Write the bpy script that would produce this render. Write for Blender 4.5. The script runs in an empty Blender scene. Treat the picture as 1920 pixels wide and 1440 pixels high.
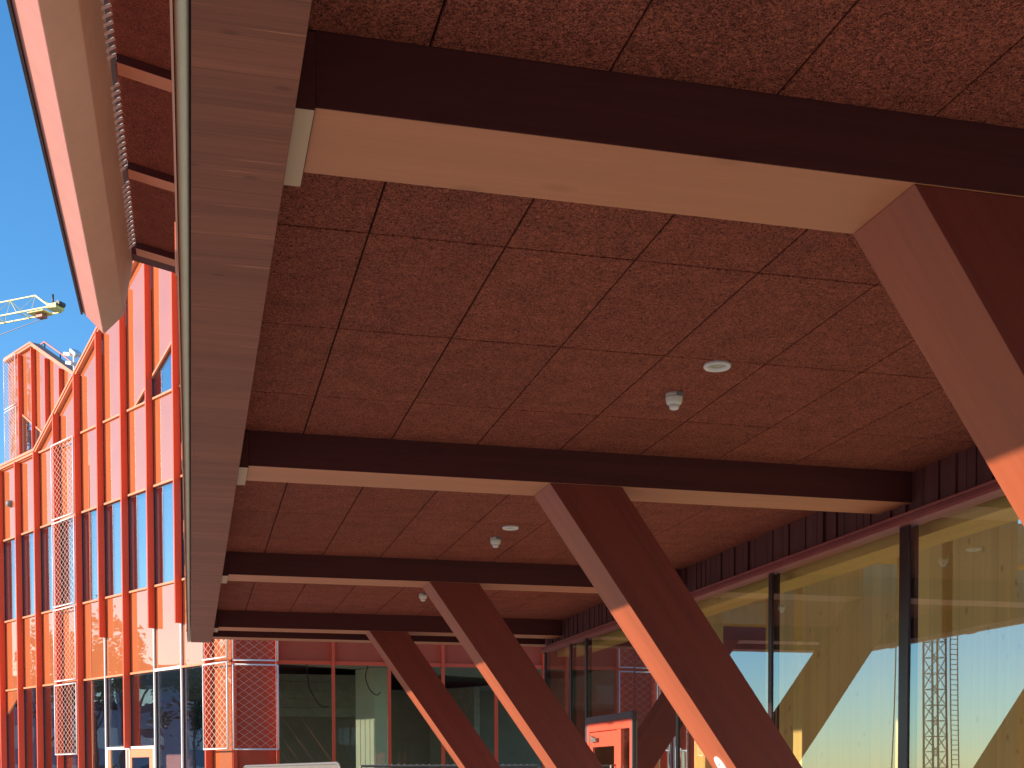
import bpy, bmesh, math, random
from math import sin, cos, tan, radians, pi, sqrt
from mathutils import Vector, Matrix
random.seed(7)
S = bpy.context.scene
COL = S.collection

# ------------------------------------------------------------------ camera, sky, sun, exposure
cam_d = bpy.data.cameras.new('camera'); cam = bpy.data.objects.new('camera', cam_d); COL.objects.link(cam)
YAW, PITCH, ROLL = 0.2468, -0.0342, -0.0025
fwd = Vector((sin(YAW)*cos(PITCH), cos(YAW)*cos(PITCH), sin(PITCH)))
right = Vector((cos(YAW), -sin(YAW), 0)); up = right.cross(fwd)
r2 = right*cos(ROLL) + up*sin(ROLL); u2 = up*cos(ROLL) - right*sin(ROLL)
M = Matrix((r2, u2, -fwd)).transposed().to_4x4(); M.translation = (0, 0, 1.6)
cam.matrix_world = M
cam_d.sensor_width = 36; cam_d.lens = 2389.3/1920*36; cam_d.shift_x = 0; cam_d.shift_y = 818.6/1920
cam_d.clip_start = 0.05; cam_d.clip_end = 5000
S.camera = cam

SUN_DIR = Vector((-1, 0.02, 0.247)).normalized()      # towards the sun
SUN_EL = math.asin(SUN_DIR.z)
w = bpy.data.worlds.new('World'); S.world = w; w.use_nodes = True
nt = w.node_tree; bg = nt.nodes['Background']
sky = nt.nodes.new('ShaderNodeTexSky'); sky.sky_type = 'NISHITA'; sky.sun_disc = False
sky.sun_elevation = SUN_EL; sky.sun_rotation = math.atan2(SUN_DIR.x, SUN_DIR.y)
sky.air_density = 1.0; sky.dust_density = 0.0; sky.ozone_density = 3.5
hs = nt.nodes.new('ShaderNodeHueSaturation'); hs.inputs['Saturation'].default_value = 1.18
nt.links.new(sky.outputs[0], hs.inputs['Color']); nt.links.new(hs.outputs[0], bg.inputs[0]); bg.inputs[1].default_value = 0.15
sd = bpy.data.lights.new('sun', 'SUN'); sun = bpy.data.objects.new('sun', sd); COL.objects.link(sun)
sd.energy = 4.4; sd.angle = radians(0.5); sd.color = (1, 0.86, 0.70)
sun.rotation_euler = (-SUN_DIR).to_track_quat('-Z', 'Y').to_euler(); sun.location = (-30, 0, 30)
S.view_settings.view_transform = 'Standard'; S.view_settings.look = 'None'
S.view_settings.exposure = 0.93; S.view_settings.gamma = 1
S.cycles.max_bounces = 10; S.cycles.transparent_max_bounces = 16; S.cycles.diffuse_bounces = 6; S.cycles.glossy_bounces = 5
S.cycles.sample_clamp_indirect = 6

# ------------------------------------------------------------------ materials
class G:
    def __init__(s, name):
        s.m = bpy.data.materials.new(name); s.m.use_nodes = True
        s.t = s.m.node_tree; s.b = s.t.nodes['Principled BSDF']; s.out = s.t.nodes['Material Output']
    def n(s, ty, **k):
        nd = s.t.nodes.new('ShaderNode'+ty)
        for a, v in k.items():
            if a.startswith('i_'):
                key = a[2:]; key = int(key) if key.isdigit() else key
                nd.inputs[key].default_value = v
            else: setattr(nd, a, v)
        return nd
    def l(s, a, b): s.t.links.new(a, b)
    def coord(s, scale=(1, 1, 1), rnd=True):
        tc = s.n('TexCoord'); mp = s.n('Mapping'); mp.inputs['Scale'].default_value = scale
        s.l(tc.outputs['Object'], mp.inputs[0])
        if not rnd: return mp.outputs[0]
        oi = s.n('ObjectInfo'); mu = s.n('Math', operation='MULTIPLY'); mu.inputs[1].default_value = 37.0
        s.l(oi.outputs['Random'], mu.inputs[0])
        ad = s.n('VectorMath', operation='ADD'); s.l(mp.outputs[0], ad.inputs[0]); s.l(mu.outputs[0], ad.inputs[1])
        return ad.outputs[0]
    def noise(s, vec, scale, detail=3, rough=.5, dist=0):
        nd = s.n('TexNoise', i_Scale=scale, i_Detail=detail, i_Roughness=rough, i_Distortion=dist); s.l(vec, nd.inputs['Vector']); return nd.outputs['Fac']
    def ramp(s, fac, stops):
        r = s.n('ValToRGB'); e = r.color_ramp.elements
        while len(e) < len(stops): e.new(.5)
        for el, (p, c) in zip(e, stops):
            el.position = p; el.color = (*c, 1) if len(c) == 3 else c
        s.l(fac, r.inputs[0]); return r.outputs[0]
    def mix(s, fac, a, b, mode='MIX'):
        m = s.n('Mix', data_type='RGBA', blend_type=mode)
        for sock, v in ((m.inputs[0], fac), (m.inputs[6], a), (m.inputs[7], b)):
            if hasattr(v, 'links') or hasattr(v, 'is_linked'): s.l(v, sock)
            elif isinstance(v, (int, float)): sock.default_value = v
            else: sock.default_value = (*v, 1)
        return m.outputs[2]
    def bump(s, h, strength, dist, to=None):
        b = s.n('Bump'); b.inputs['Strength'].default_value = strength; b.inputs['Distance'].default_value = dist
        s.l(h, b.inputs['Height']); s.l(b.outputs[0], to or s.b.inputs['Normal']); return b.outputs[0]

def plain(name, col, rough=.6, metal=0, var=.12, scale=3, bump=0):
    g = G(name); v = g.noise(g.coord(), scale, 5, .6)
    lo = tuple(c*(1-var) for c in col); hi = tuple(min(1, c*(1+var)) for c in col)
    g.l(g.ramp(v, [(.25, lo), (.75, hi)]), g.b.inputs['Base Color'])
    g.b.inputs['Roughness'].default_value = rough; g.b.inputs['Metallic'].default_value = metal
    if bump: g.bump(g.noise(g.coord(), 140, 2), bump, .002)
    return g.m

def timber(name, col, dark, axis='X', rough=.5, knots=.35, fine=90, contrast=1.0, boards=None, spec=.5, crack=True, ks=1.0, streak=0, flat=None):
    """glazed timber: long grain along axis, growth-ring bands, knots and short checks"""
    g = G(name)
    ax = 'XYZ'.index(axis); st = [1, 1, 1]
    f = [fine]*3; f[ax] = fine*.018
    m = [7]*3; m[ax] = .35
    grain = g.noise(g.coord(tuple(f)), 1, 4, .65)
    band = g.noise(g.coord(tuple(m)), 1, 3, .55, .4)
    c = g.mix(grain, dark, col)
    g.t.nodes.active = None
    soft = g.ramp(band, [(.3, tuple(x*(1-.22*contrast) for x in (1, 1, 1))), (.7, (1, 1, 1))])
    c = g.mix(1.0, c, soft, 'MULTIPLY')
    if knots:
        k = [4.2*ks]*3; k[ax] = 1.9*ks
        if flat is not None: k[flat] = 0
        vo = g.n('TexVoronoi', feature='F1', i_Scale=1.0); vo.inputs['Randomness'].default_value = 1
        g.l(g.coord(tuple(k)), vo.inputs['Vector'])
        kn = g.ramp(vo.outputs['Distance'], [(.05, (1, 1, 1)), (.15, (0, 0, 0))])
        kf = g.n('Math', operation='MULTIPLY'); kf.inputs[1].default_value = knots; g.l(kn, kf.inputs[0])
        c = g.mix(kf.outputs[0], c, tuple(x*.35 for x in dark))
    if crack:
        q = [38]*3; q[ax] = 1.3
        cr = g.noise(g.coord(tuple(q)), 1, 2, .5)
        cf = g.ramp(cr, [(.70, (0, 0, 0)), (.76, (1, 1, 1))])
        cm = g.n('Math', operation='MULTIPLY'); cm.inputs[1].default_value = .35; g.l(cf, cm.inputs[0])
        c = g.mix(cm.outputs[0], c, tuple(x*.4 for x in dark))
    if streak:
        q2 = [60]*3; q2[ax] = 2.2
        st2 = g.ramp(g.noise(g.coord(tuple(q2)), 1, 2, .5), [(.66, (0, 0, 0)), (.75, (1, 1, 1))])
        sm = g.n('Math', operation='MULTIPLY'); sm.inputs[1].default_value = streak; g.l(st2, sm.inputs[0])
        c = g.mix(sm.outputs[0], c, tuple(min(1, x*2.2) for x in col))
    if boards:
        tc = g.n('TexCoord'); sx = g.n('SeparateXYZ'); g.l(tc.outputs['Object'], sx.inputs[0])
        bd_ax, bd_w = boards
        dv = g.n('Math', operation='DIVIDE'); dv.inputs[1].default_value = bd_w; g.l(sx.outputs[bd_ax], dv.inputs[0])
        fl = g.n('Math', operation='FLOOR'); g.l(dv.outputs[0], fl.inputs[0])
        wn = g.n('TexWhiteNoise', noise_dimensions='1D'); g.l(fl.outputs[0], wn.inputs['W'])
        tone = g.ramp(wn.outputs['Value'], [(0, (.90, .90, .90)), (1, (1.05, 1.04, 1.03))])
        c = g.mix(1.0, c, tone, 'MULTIPLY')
        fr = g.n('Math', operation='FRACT'); g.l(dv.outputs[0], fr.inputs[0])
        jl = g.ramp(fr.outputs[0], [(.0, (.62, .6, .6)), (.035, (1, 1, 1))])
        c = g.mix(1.0, c, jl, 'MULTIPLY')
    g.l(c, g.b.inputs['Base Color'])
    rr = g.n('MapRange'); rr.inputs[3].default_value = rough-.08; rr.inputs[4].default_value = rough+.1
    g.l(grain, rr.inputs[0]); g.l(rr.outputs[0], g.b.inputs['Roughness'])
    g.b.inputs['Specular IOR Level'].default_value = spec
    g.bump(grain, .25, .0015)
    return g.m

def woodwool(name, col, dark, s=62):
    g = G(name); vec = g.coord(rnd=True)
    tot = None
    def ridge(off, sc, dist):
        ad = g.n('VectorMath', operation='ADD'); ad.inputs[1].default_value = off; g.l(vec, ad.inputs[0])
        nz = g.noise(ad.outputs[0], sc, 1.5, .5, dist)
        a = g.n('Math', operation='SUBTRACT'); a.inputs[1].default_value = .5; g.l(nz, a.inputs[0])
        b = g.n('Math', operation='ABSOLUTE'); g.l(a.outputs[0], b.inputs[0])
        r = g.n('MapRange'); r.inputs[1].default_value = 0; r.inputs[2].default_value = .085; r.inputs[3].default_value = 1; r.inputs[4].default_value = 0
        g.l(b.outputs[0], r.inputs[0]); return r.outputs[0]
    rs = [ridge((0, 0, 0), s, .8), ridge((13, 7, 3), s*.75, 1.2), ridge((3, 21, 9), s*1.5, .5)]
    m1 = g.n('Math', operation='MAXIMUM'); g.l(rs[0], m1.inputs[0]); g.l(rs[1], m1.inputs[1])
    m2 = g.n('Math', operation='MAXIMUM'); g.l(m1.outputs[0], m2.inputs[0])
    h3 = g.n('Math', operation='MULTIPLY'); h3.inputs[1].default_value = .55; g.l(rs[2], h3.inputs[0]); g.l(h3.outputs[0], m2.inputs[1])
    h = m2.outputs[0]
    big = g.noise(vec, 5, 4, .6)
    ad = g.n('Math', operation='MULTIPLY_ADD'); ad.inputs[1].default_value = .5; ad.inputs[2].default_value = -.25; g.l(big, ad.inputs[0])
    hh = g.n('Math', operation='ADD'); g.l(h, hh.inputs[0]); g.l(ad.outputs[0], hh.inputs[1])
    at = g.n('Attribute', attribute_name='tone')
    c = g.ramp(hh.outputs[0], [(.05, dark), (.5, tuple(a*.45+b*.55 for a, b in zip(col, dark))), (1.0, col)])
    c = g.mix(1.0, c, at.outputs['Color'], 'MULTIPLY')
    g.l(c, g.b.inputs['Base Color']); g.b.inputs['Roughness'].default_value = .9
    g.b.inputs['Specular IOR Level'].default_value = .15
    g.bump(h, .7, .006)
    return g.m

def schlick(g, f0, normal=None):
    ge = g.n('NewGeometry'); dt = g.n('VectorMath', operation='DOT_PRODUCT')
    g.l(normal or ge.outputs['Normal'], dt.inputs[0]); g.l(ge.outputs['Incoming'], dt.inputs[1])
    ab = g.n('Math', operation='ABSOLUTE'); g.l(dt.outputs['Value'], ab.inputs[0])
    on = g.n('Math', operation='SUBTRACT'); on.inputs[0].default_value = 1; g.l(ab.outputs[0], on.inputs[1])
    pw = g.n('Math', operation='POWER'); pw.inputs[1].default_value = 5; g.l(on.outputs[0], pw.inputs[0])
    ma = g.n('Math', operation='MULTIPLY_ADD'); ma.inputs[1].default_value = 1-f0; ma.inputs[2].default_value = f0; g.l(pw.outputs[0], ma.inputs[0])
    return ma.outputs[0]

def glass(name, tint, f0, wave=.004, wscale=.9, rtint=(1, 1, 1)):
    g = G(name); g.t.nodes.remove(g.b)
    tr = g.n('BsdfTransparent'); tr.inputs[0].default_value = (*tint, 1)
    gl = g.n('BsdfGlossy'); gl.inputs['Roughness'].default_value = 0.0; gl.inputs['Color'].default_value = (*rtint, 1)
    g.bump(g.noise(g.coord(), wscale, 1.0, .4), 1.0, wave, gl.inputs['Normal'])
    mx = g.n('MixShader'); g.l(schlick(g, f0), mx.inputs[0]); g.l(tr.outputs[0], mx.inputs[1]); g.l(gl.outputs[0], mx.inputs[2])
    g.l(mx.outputs[0], g.out.inputs['Surface'])
    return g.m

def enamel(name, col, f0=.09, wave=.006):
    """back-painted glass cladding: solid colour under a mirror-smooth face"""
    g = G(name)
    v = g.noise(g.coord(), 1.3, 3, .5)
    g.l(g.ramp(v, [(.3, tuple(c*.95 for c in col)), (.7, tuple(min(1, c*1.05) for c in col))]), g.b.inputs['Base Color'])
    g.b.inputs['Roughness'].default_value = .8; g.b.inputs['Specular IOR Level'].default_value = 0
    gl = g.n('BsdfGlossy'); gl.inputs['Roughness'].default_value = .015; gl.inputs['Color'].default_value = (1, .94, .78, 1)
    g.bump(g.noise(g.coord(), .9, 1.0, .4), 1.0, wave, gl.inputs['Normal'])
    mx = g.n('MixShader'); g.l(schlick(g, f0), mx.inputs[0]); g.l(g.b.outputs[0], mx.inputs[1]); g.l(gl.outputs[0], mx.inputs[2])
    g.l(mx.outputs[0], g.out.inputs['Surface'])
    return g.m

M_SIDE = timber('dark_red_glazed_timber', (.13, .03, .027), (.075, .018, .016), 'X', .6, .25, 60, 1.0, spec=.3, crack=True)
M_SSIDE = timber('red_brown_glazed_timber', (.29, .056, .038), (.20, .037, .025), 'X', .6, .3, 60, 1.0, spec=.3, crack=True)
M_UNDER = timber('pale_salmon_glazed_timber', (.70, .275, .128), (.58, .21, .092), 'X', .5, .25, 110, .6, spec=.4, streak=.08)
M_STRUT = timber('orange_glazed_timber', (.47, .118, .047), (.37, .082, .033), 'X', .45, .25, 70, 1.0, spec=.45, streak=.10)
M_BLOCK = timber('bare_spruce', (.68, .47, .29), (.60, .38, .22), 'Y', .55, .6, 60, .6)
M_EDGE = timber('brown_spruce_boards', (.52, .185, .105), (.21, .07, .043), 'X', .6, .35, 60, 1.2, boards=(1, .19), spec=.25, ks=2.1, streak=.35, flat=2)
M_WOOL = woodwool('red_woodwool_board', (.53, .145, .086), (.085, .022, .016), 62)
M_CLAD = timber('charred_red_planks', (.20, .06, .055), (.10, .03, .028), 'Z', .55, .2, 60, 1.6, boards=(1, .11))
M_TRIM = plain('dark_red_trim_paint', (.34, .09, .085), .4)
M_MULL = plain('plum_black_aluminium', (.035, .016, .018), .35)
M_GUT = plain('pale_zinc', (.74, .70, .52), .5, 0, .06)
M_LIP = plain('orange_red_flashing', (.80, .36, .24), .4)
M_FIN = plain('orange_red_fin_coating', (.84, .085, .025), .42, 0, .04, 1)
M_PANEL = enamel('orange_back_painted_glass', (.47, .142, .055), .27)
M_PANELB = plain('matt_red_brown_panel', (.56, .088, .042), .7, 0, .1, 2)
M_PANELB.node_tree.nodes['Principled BSDF'].inputs['Specular IOR Level'].default_value = .12
M_LEDGE = plain('light_orange_ledge_coating', (.72, .24, .11), .4, 0, .05)
M_SALMON = plain('salmon_coated_steel', (.60, .24, .19), .5, 0, .07, 2, .1)
M_BROWN = plain('brown_coated_underside', (.50, .37, .24), .5, 0, .08, 2)
M_BLIND = plain('grey_roller_blind', (.20, .19, .18), .9, 0, .05)
M_WIRE = plain('cream_steel_wire', (.70, .50, .40), .5, 0, .04)
M_WHITE = plain('white_coated_steel', (.85, .80, .76), .4, 0, .04)
M_GLASS_R = glass('greenish_clear_glass', (.97, .95, .76), .30, .0025, .5, (.76, .93, 1))
M_CLEAR = G('clear_inner_face'); M_CLEAR.t.nodes.remove(M_CLEAR.b); _t = M_CLEAR.n('BsdfTransparent'); _t.inputs[0].default_value = (.97, .97, .95, 1); M_CLEAR.l(_t.outputs[0], M_CLEAR.out.inputs['Surface']); M_CLEAR = M_CLEAR.m
M_GLASS_L = glass('blue_sun_control_glass', (.80, .84, .88), .34, .005, .8)
M_GLASS_B = glass('clear_recess_glass', (.88, .90, .82), .035, .002, .6)
M_CLT = timber('pale_cross_laminated_timber', (.90, .68, .36), (.82, .60, .29), 'Z', .6, .55, 45, .7, boards=(1, .16), crack=False)
M_CLTF = timber('knotty_laminated_panel', (.92, .70, .37), (.82, .60, .29), 'Z', .6, .5, 45, .8, boards=(0, .13), crack=False, ks=1.7, flat=1)
M_CLTH = timber('pale_laminated_lintel', (.90, .68, .36), (.82, .60, .29), 'Y', .6, .4, 45, .7, crack=False)
M_DARK = plain('dark_room_wall', (.30, .28, .22), .85)
M_FLOOR = plain('grey_screed', (.46, .43, .36), .8)
M_CONC = plain('grey_concrete_block', (.34, .34, .27), .9, 0, .2, 6)
M_PLASTER = plain('pale_green_plaster', (.72, .74, .56), .8, 0, .05)
M_GROUND = plain('pale_gravel_paving', (.38, .35, .31), .9, 0, .22, .8, .2)
M_DOORRED = plain('coral_red_door_paint', (.68, .10, .055), .35, 0, .04)
M_PLASTIC = plain('off_white_plastic', (.78, .76, .66), .35, 0, .04)
M_GREYP = plain('grey_plastic', (.22, .22, .22), .4)
M_GALV = plain('galvanised_steel', (.19, .175, .16), .5, .3, .1, 12)
M_YELLOW = plain('yellow_crane_paint', (.80, .66, .16), .45, 0, .08)
M_STEELD = plain('dark_steel', (.07, .06, .06), .5, .3)
M_RUBBER = plain('black_cable_sheath', (.03, .03, .03), .6)
M_INK = plain('grey_stamp_ink', (.12, .12, .11), .6)
M_ROOF = plain('grey_roof_membrane', (.12, .115, .11), .8)

# ------------------------------------------------------------------ mesh helpers
def root(name, label, cat, loc=(0, 0, 0), group=None):
    o = bpy.data.objects.new(name, None); COL.objects.link(o); o.location = loc
    o['label'] = label; o['category'] = cat
    if group: o['group'] = group
    return o
def tag(o, label=None, cat=None, group=None, kind=None):
    for k, v in (('label', label), ('category', cat), ('group', group), ('kind', kind)):
        if v: o[k] = v
    return o
def frame(a):
    a = a.normalized(); h = Vector((0, 0, 1)) if abs(a.z) < .95 else Vector((1, 0, 0))
    x = a.cross(h).normalized(); return x, a.cross(x).normalized()
class MB:
    def __init__(s): s.bm = bmesh.new(); s.mi = 0
    def face(s, pts):
        f = s.bm.faces.new([s.bm.verts.new(p) for p in pts]); f.material_index = s.mi; return f
    def hexa(s, p, mats=None):
        """p: 8 points, bottom 4 then top 4; mats: per face [bottom, top, s01, s12, s23, s30]"""
        v = [s.bm.verts.new(q) for q in p]
        for i, ix in enumerate(((3, 2, 1, 0), (4, 5, 6, 7), (0, 1, 5, 4), (1, 2, 6, 5), (2, 3, 7, 6), (3, 0, 4, 7))):
            f = s.bm.faces.new([v[k] for k in ix]); f.material_index = mats[i] if mats else s.mi
        return s
    def box(s, x0, x1, y0, y1, z0, z1, f=None, mats=None):
        f = f or (lambda x, y, z: (x, y, z))
        return s.hexa([f(x0, y0, z0), f(x1, y0, z0), f(x1, y1, z0), f(x0, y1, z0), f(x0, y0, z1), f(x1, y0, z1), f(x1, y1, z1), f(x0, y1, z1)], mats)
    def prism(s, poly, a, b, f=None):
        """poly: 2-D points, extruded from a to b; f(u, t, v) maps to 3-D"""
        f = f or (lambda u, t, v: (u, t, v))
        A = [s.bm.verts.new(f(u, a, v)) for u, v in poly]; B = [s.bm.verts.new(f(u, b, v)) for u, v in poly]
        n = len(poly)
        for fa in [list(reversed(A)), B]+[[A[i], A[(i+1) % n], B[(i+1) % n], B[i]] for i in range(n)]:
            q = s.bm.faces.new(fa); q.material_index = s.mi
        return s
    def bar(s, a, b, wx, wy=None):
        a = Vector(a); b = Vector(b); wy = wy or wx; x, y = frame(b-a); x *= wx/2; y *= wy/2
        return s.hexa([a-x-y, a+x-y, a+x+y, a-x+y, b-x-y, b+x-y, b+x+y, b-x+y])
    def tube(s, pts, r, n=6, closed=False):
        pts = [Vector(p) for p in pts]; rings = []
        for i, p in enumerate(pts):
            d = (pts[min(i+1, len(pts)-1)]-pts[max(i-1, 0)])
            x, y = frame(d); rings.append([s.bm.verts.new(p+r*(x*cos(2*pi*k/n)+y*sin(2*pi*k/n))) for k in range(n)])
        for A, B in zip(rings, rings[1:]):
            for k in range(n):
                f = s.bm.faces.new([A[k], A[(k+1) % n], B[(k+1) % n], B[k]]); f.material_index = s.mi; f.smooth = n > 5
        for R_ in (list(reversed(rings[0])), rings[-1]):
            f = s.bm.faces.new(R_); f.material_index = s.mi
        return s
    def lathe(s, c, prof, n=28, ax=(1, 1)):
        c = Vector(c); rings = []
        for r, z in prof:
            rings.append([s.bm.verts.new(c+Vector((r*cos(2*pi*k/n), r*sin(2*pi*k/n), z))) for k in range(n)])
        for A, B in zip(rings, rings[1:]):
            for k in range(n):
                f = s.bm.faces.new([A[k], A[(k+1) % n], B[(k+1) % n], B[k]]); f.material_index = s.mi; f.smooth = True
        for R_ in (rings[0], rings[-1]):
            f = s.bm.faces.new(R_); f.material_index = s.mi
        return s
    def build(s, name, mats, parent=None, bevel=0, seg=1):
        bmesh.ops.recalc_face_normals(s.bm, faces=s.bm.faces)
        me = bpy.data.meshes.new(name)
        if parent is not None:
            off = parent_world(parent); bmesh.ops.translate(s.bm, vec=-off, verts=s.bm.verts)
        s.bm.to_mesh(me); s.bm.free()
        for m in (mats if isinstance(mats, (list, tuple)) else [mats]): me.materials.append(m)
        o = bpy.data.objects.new(name, me); COL.objects.link(o)
        if parent is not None: o.parent = parent
        if bevel:
            b = o.modifiers.new('edge', 'BEVEL'); b.width = bevel; b.segments = seg; b.limit_method = 'ANGLE'; b.harden_normals = False
        return o
def parent_world(p):
    v = Vector((0, 0, 0))
    while p is not None: v += Vector(p.location); p = p.parent
    return v
def copy_tree(o, parent=None):
    c = o.copy(); COL.objects.link(c)
    if parent: c.parent = parent
    for ch in [x for x in bpy.data.objects if x.parent == o]: copy_tree(ch, c)
    return c

# ------------------------------------------------------------------ ground
g = MB(); n = 24
g.face([(-2500, -2500, 0), (2500, -2500, 0), (2500, 2500, 0), (-2500, 2500, 0)])
tag(g.build('ground', M_GROUND), kind='structure')
p = MB(); p.face([(-1.2, -12, .004), (5.3, -12, .004), (5.3, 26.2, .004), (-1.2, 26.2, .004)])
tag(p.build('pavement', plain('pale_concrete_paving', (.37, .345, .305), .85, 0, .1, 1.5)), kind='structure')

# ------------------------------------------------------------------ entrance canopy
HB, HS, BW = 3.684, 3.917, .437                       # beam underside, soffit, beam width
YB = [4.069+4.696*k for k in (-1, 0, 1, 2, 3)]
XG = 5.33                                              # plane of the glass front
YEND, YNEAR, YGL = 19.68, -4.6, 19.05
can = root('entrance_canopy', 'long red timber canopy with cross beams and slanted posts before the glass front', 'canopy', (0, 0, 0))

def make_beam(y):
    m = MB()
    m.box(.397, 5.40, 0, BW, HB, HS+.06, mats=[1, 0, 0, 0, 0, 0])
    return m
beam0 = None
for k, y in enumerate(YB):
    if beam0 is None:
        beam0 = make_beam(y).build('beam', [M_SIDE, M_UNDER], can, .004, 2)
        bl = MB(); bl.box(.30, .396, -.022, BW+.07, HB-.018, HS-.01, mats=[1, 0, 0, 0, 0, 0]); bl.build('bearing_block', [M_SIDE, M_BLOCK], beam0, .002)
        beam0.location.y = y
    else:
        b = copy_tree(beam0, can); b.location.y = y

ANG = radians(54.66); XS = 2.491; SW = .443
def make_strut():
    L = (HB-.42)/sin(ANG)
    # local frame: x down the length, y across (world y), z outwards (upper right)
    ex = .314                                             # cut flush under the beam
    m = MB(); c = SW/tan(ANG)
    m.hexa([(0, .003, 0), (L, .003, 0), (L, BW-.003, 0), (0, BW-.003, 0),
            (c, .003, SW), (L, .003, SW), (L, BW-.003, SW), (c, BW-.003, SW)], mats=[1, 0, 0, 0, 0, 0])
    # the face towards the sun is the local z = 0 face
    return m, L
s0 = None
for y in YB:
    if s0 is None:
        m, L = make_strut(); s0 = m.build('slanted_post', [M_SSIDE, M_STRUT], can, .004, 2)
        xa = Vector((cos(ANG), 0, -sin(ANG))); za = Vector((sin(ANG), 0, cos(ANG))); ya = za.cross(xa)
        s0.matrix_local = Matrix((xa, ya, za)).transposed().to_4x4()
        s0.location = (XS, y, HB-.0015)
        pl = MB(); pl.prism([(0, 0), (.62, 0), (.62, .43), (0, .43)], -.1, BW+.1); ft = pl.build('concrete_foot', M_CONC, None, .01)
        ft.parent = s0; ft.matrix_parent_inverse = Matrix.Identity(4)
        ft.matrix_local = s0.matrix_local.inverted() @ Matrix.Translation((4.72, y, 0))
    else:
        b = copy_tree(s0, can); b.location = (XS, y, HB-.0015)

# soffit boards, bay by bay (grooves between boards are real gaps)
def soffit(y0, y1, joints, parent, name='woodwool_soffit'):
    m = MB(); m.mi = 1; m.box(.05, 5.4, y0, y1, HS+.022, HS+.05); m.mi = 0
    lay = m.bm.loops.layers.float_color.new('tone')
    xs = [.1]+[.762+.6*k for k in range(-1, 8)]+[5.395]
    ys = [y0]+[j for j in joints if y0+.05 < j < y1-.05]+[y1]
    for a, b in zip(xs, xs[1:]):
        for c, d in zip(ys, ys[1:]):
            e = random.uniform(-.0006, .0006); q = .0042; t = .0025; tn = random.uniform(.94, 1.05); fs = []
            x0, x1, v0, v1 = a+q, b-q, c+q*1.6, d-q*1.6; z = HS+e
            lo = [(x0+t, v0+t, z), (x1-t, v0+t, z), (x1-t, v1-t, z), (x0+t, v1-t, z)]
            hi = [(x0, v0, z+t), (x1, v0, z+t), (x1, v1, z+t), (x0, v1, z+t)]
            tp = [(p_[0], p_[1], HS+.02) for p_ in hi]
            V = [[m.bm.verts.new(p_) for p_ in r_] for r_ in (lo, hi, tp)]
            fs.append(m.bm.faces.new(V[0]))
            for A, B in ((V[0], V[1]), (V[1], V[2])):
                for k in range(4): fs.append(m.bm.faces.new([A[k], A[(k+1) % 4], B[(k+1) % 4], B[k]]))
            tc_ = (tn, tn*random.uniform(.985, 1.015), tn*random.uniform(.98, 1.02), 1)
            for f in fs:
                for lp in f.loops: lp[lay] = tc_
    return m.build(name, [M_WOOL, M_MULL], parent)
for k in range(len(YB)):
    y0 = YB[k]+BW; y1 = YB[k+1] if k+1 < len(YB) else 19.33
    # joint rows start one board after the beam, as in the photograph
    j0 = 5.494+4.696*(k-1) if k != 2 else 10.178
    soffit(y0+.001, y1-.001, [j0+1.192*i for i in range(-1, 5)], can)
soffit(YNEAR, YB[0]-.001, [YNEAR+1.2*i for i in range(1, 4)], can)

# edge beam: spruce board underside, outer fascia, half round edge trim, roof
m = MB()
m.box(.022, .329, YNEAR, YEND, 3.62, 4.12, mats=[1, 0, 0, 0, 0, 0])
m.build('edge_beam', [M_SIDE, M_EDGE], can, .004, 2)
m = MB(); m.box(.3295, 5.6, 19.335, YEND, HB-.01, 4.12, mats=[1, 0, 0, 0, 0, 0]); m.build('end_beam', [M_SIDE, M_UNDER], can, .004, 2)
m = MB()
prof = []
for k in range(13):
    a = radians(-5-170*k/12); prof.append((-.0015+.0215*cos(a), 3.655+.034*sin(a)))
prof += [(-.023, 4.10), (.020, 4.10)]
m.prism(prof, YNEAR, YEND+.01, lambda u, t, v: (u, t, v))
o = m.build('edge_trim', M_GUT, can)
for pgn in o.data.polygons: pgn.use_smooth = len(pgn.vertices) == 4 and abs(pgn.normal.y) < .1 and pgn.center.z < 3.7
m = MB(); m.box(-.031, -.0245, YNEAR, YEND+.01, 3.612, 4.115)
for y in (5.1, 8.4, 10.9, 13.2, 15.8, 17.9): m.box(-.037, -.0312, y, y+.22, 3.60, 3.72)
m.build('flashing_lip', M_LIP, can)
m = MB(); m.box(-.04, 6.2, YNEAR, YEND, 4.125, 4.2); m.build('roof', M_ROOF, can)

# ------------------------------------------------------------------ glass fronted building to the right
gb = root('glass_front_building', 'building with tall glass panes and pale timber rooms behind the slanted posts', 'building', (XG, 0, 0))
m = MB(); m.box(5.371, 5.43, YNEAR, YGL, 3.60, 4.12)
for i in range(int((YGL-YNEAR)/.11)):                    # boards of uneven thickness
    y = YNEAR+i*.11
    m.box(5.371-random.choice((0.004, .012, .02, .028)), 5.3705, y+.004, y+.106, 3.60, 3.93)
m.build('plank_band', M_CLAD, gb)
m = MB()
m.box(5.262, 5.42, YNEAR, YGL+.02, 3.513, 3.545); m.box(5.285, 5.42, YNEAR, YGL, 3.5452, 3.575); m.box(5.27, 5.42, YNEAR, YGL+.01, 3.5752, 3.597)
m.build('head_trim', M_TRIM, gb, .003)
MULY = [-4.5, -2.9, -.58, 1.74, 4.06, 6.4, 8.72, 11.08, 13.45, 16.88, 17.62, 18.98]
for y in MULY:
    ww = .17 if y in (8.72,) else .11
    m = MB(); m.box(5.366, 5.40, y, y+ww, .05, 3.512); m.box(5.322, 5.344, y+.02, y+ww-.02, .05, 3.512)
    m.build('mullion', M_MULL, gb, .003)
for a, b in zip(MULY, MULY[1:]):
    if a == 13.45: continue
    m = MB(); m.box(XG+.005, XG+.035, a+.10, b+.01, .08, 3.512, mats=[1, 1, 1, 1, 1, 0])
    m.build('pane', [M_GLASS_R, M_CLEAR], gb)
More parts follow.
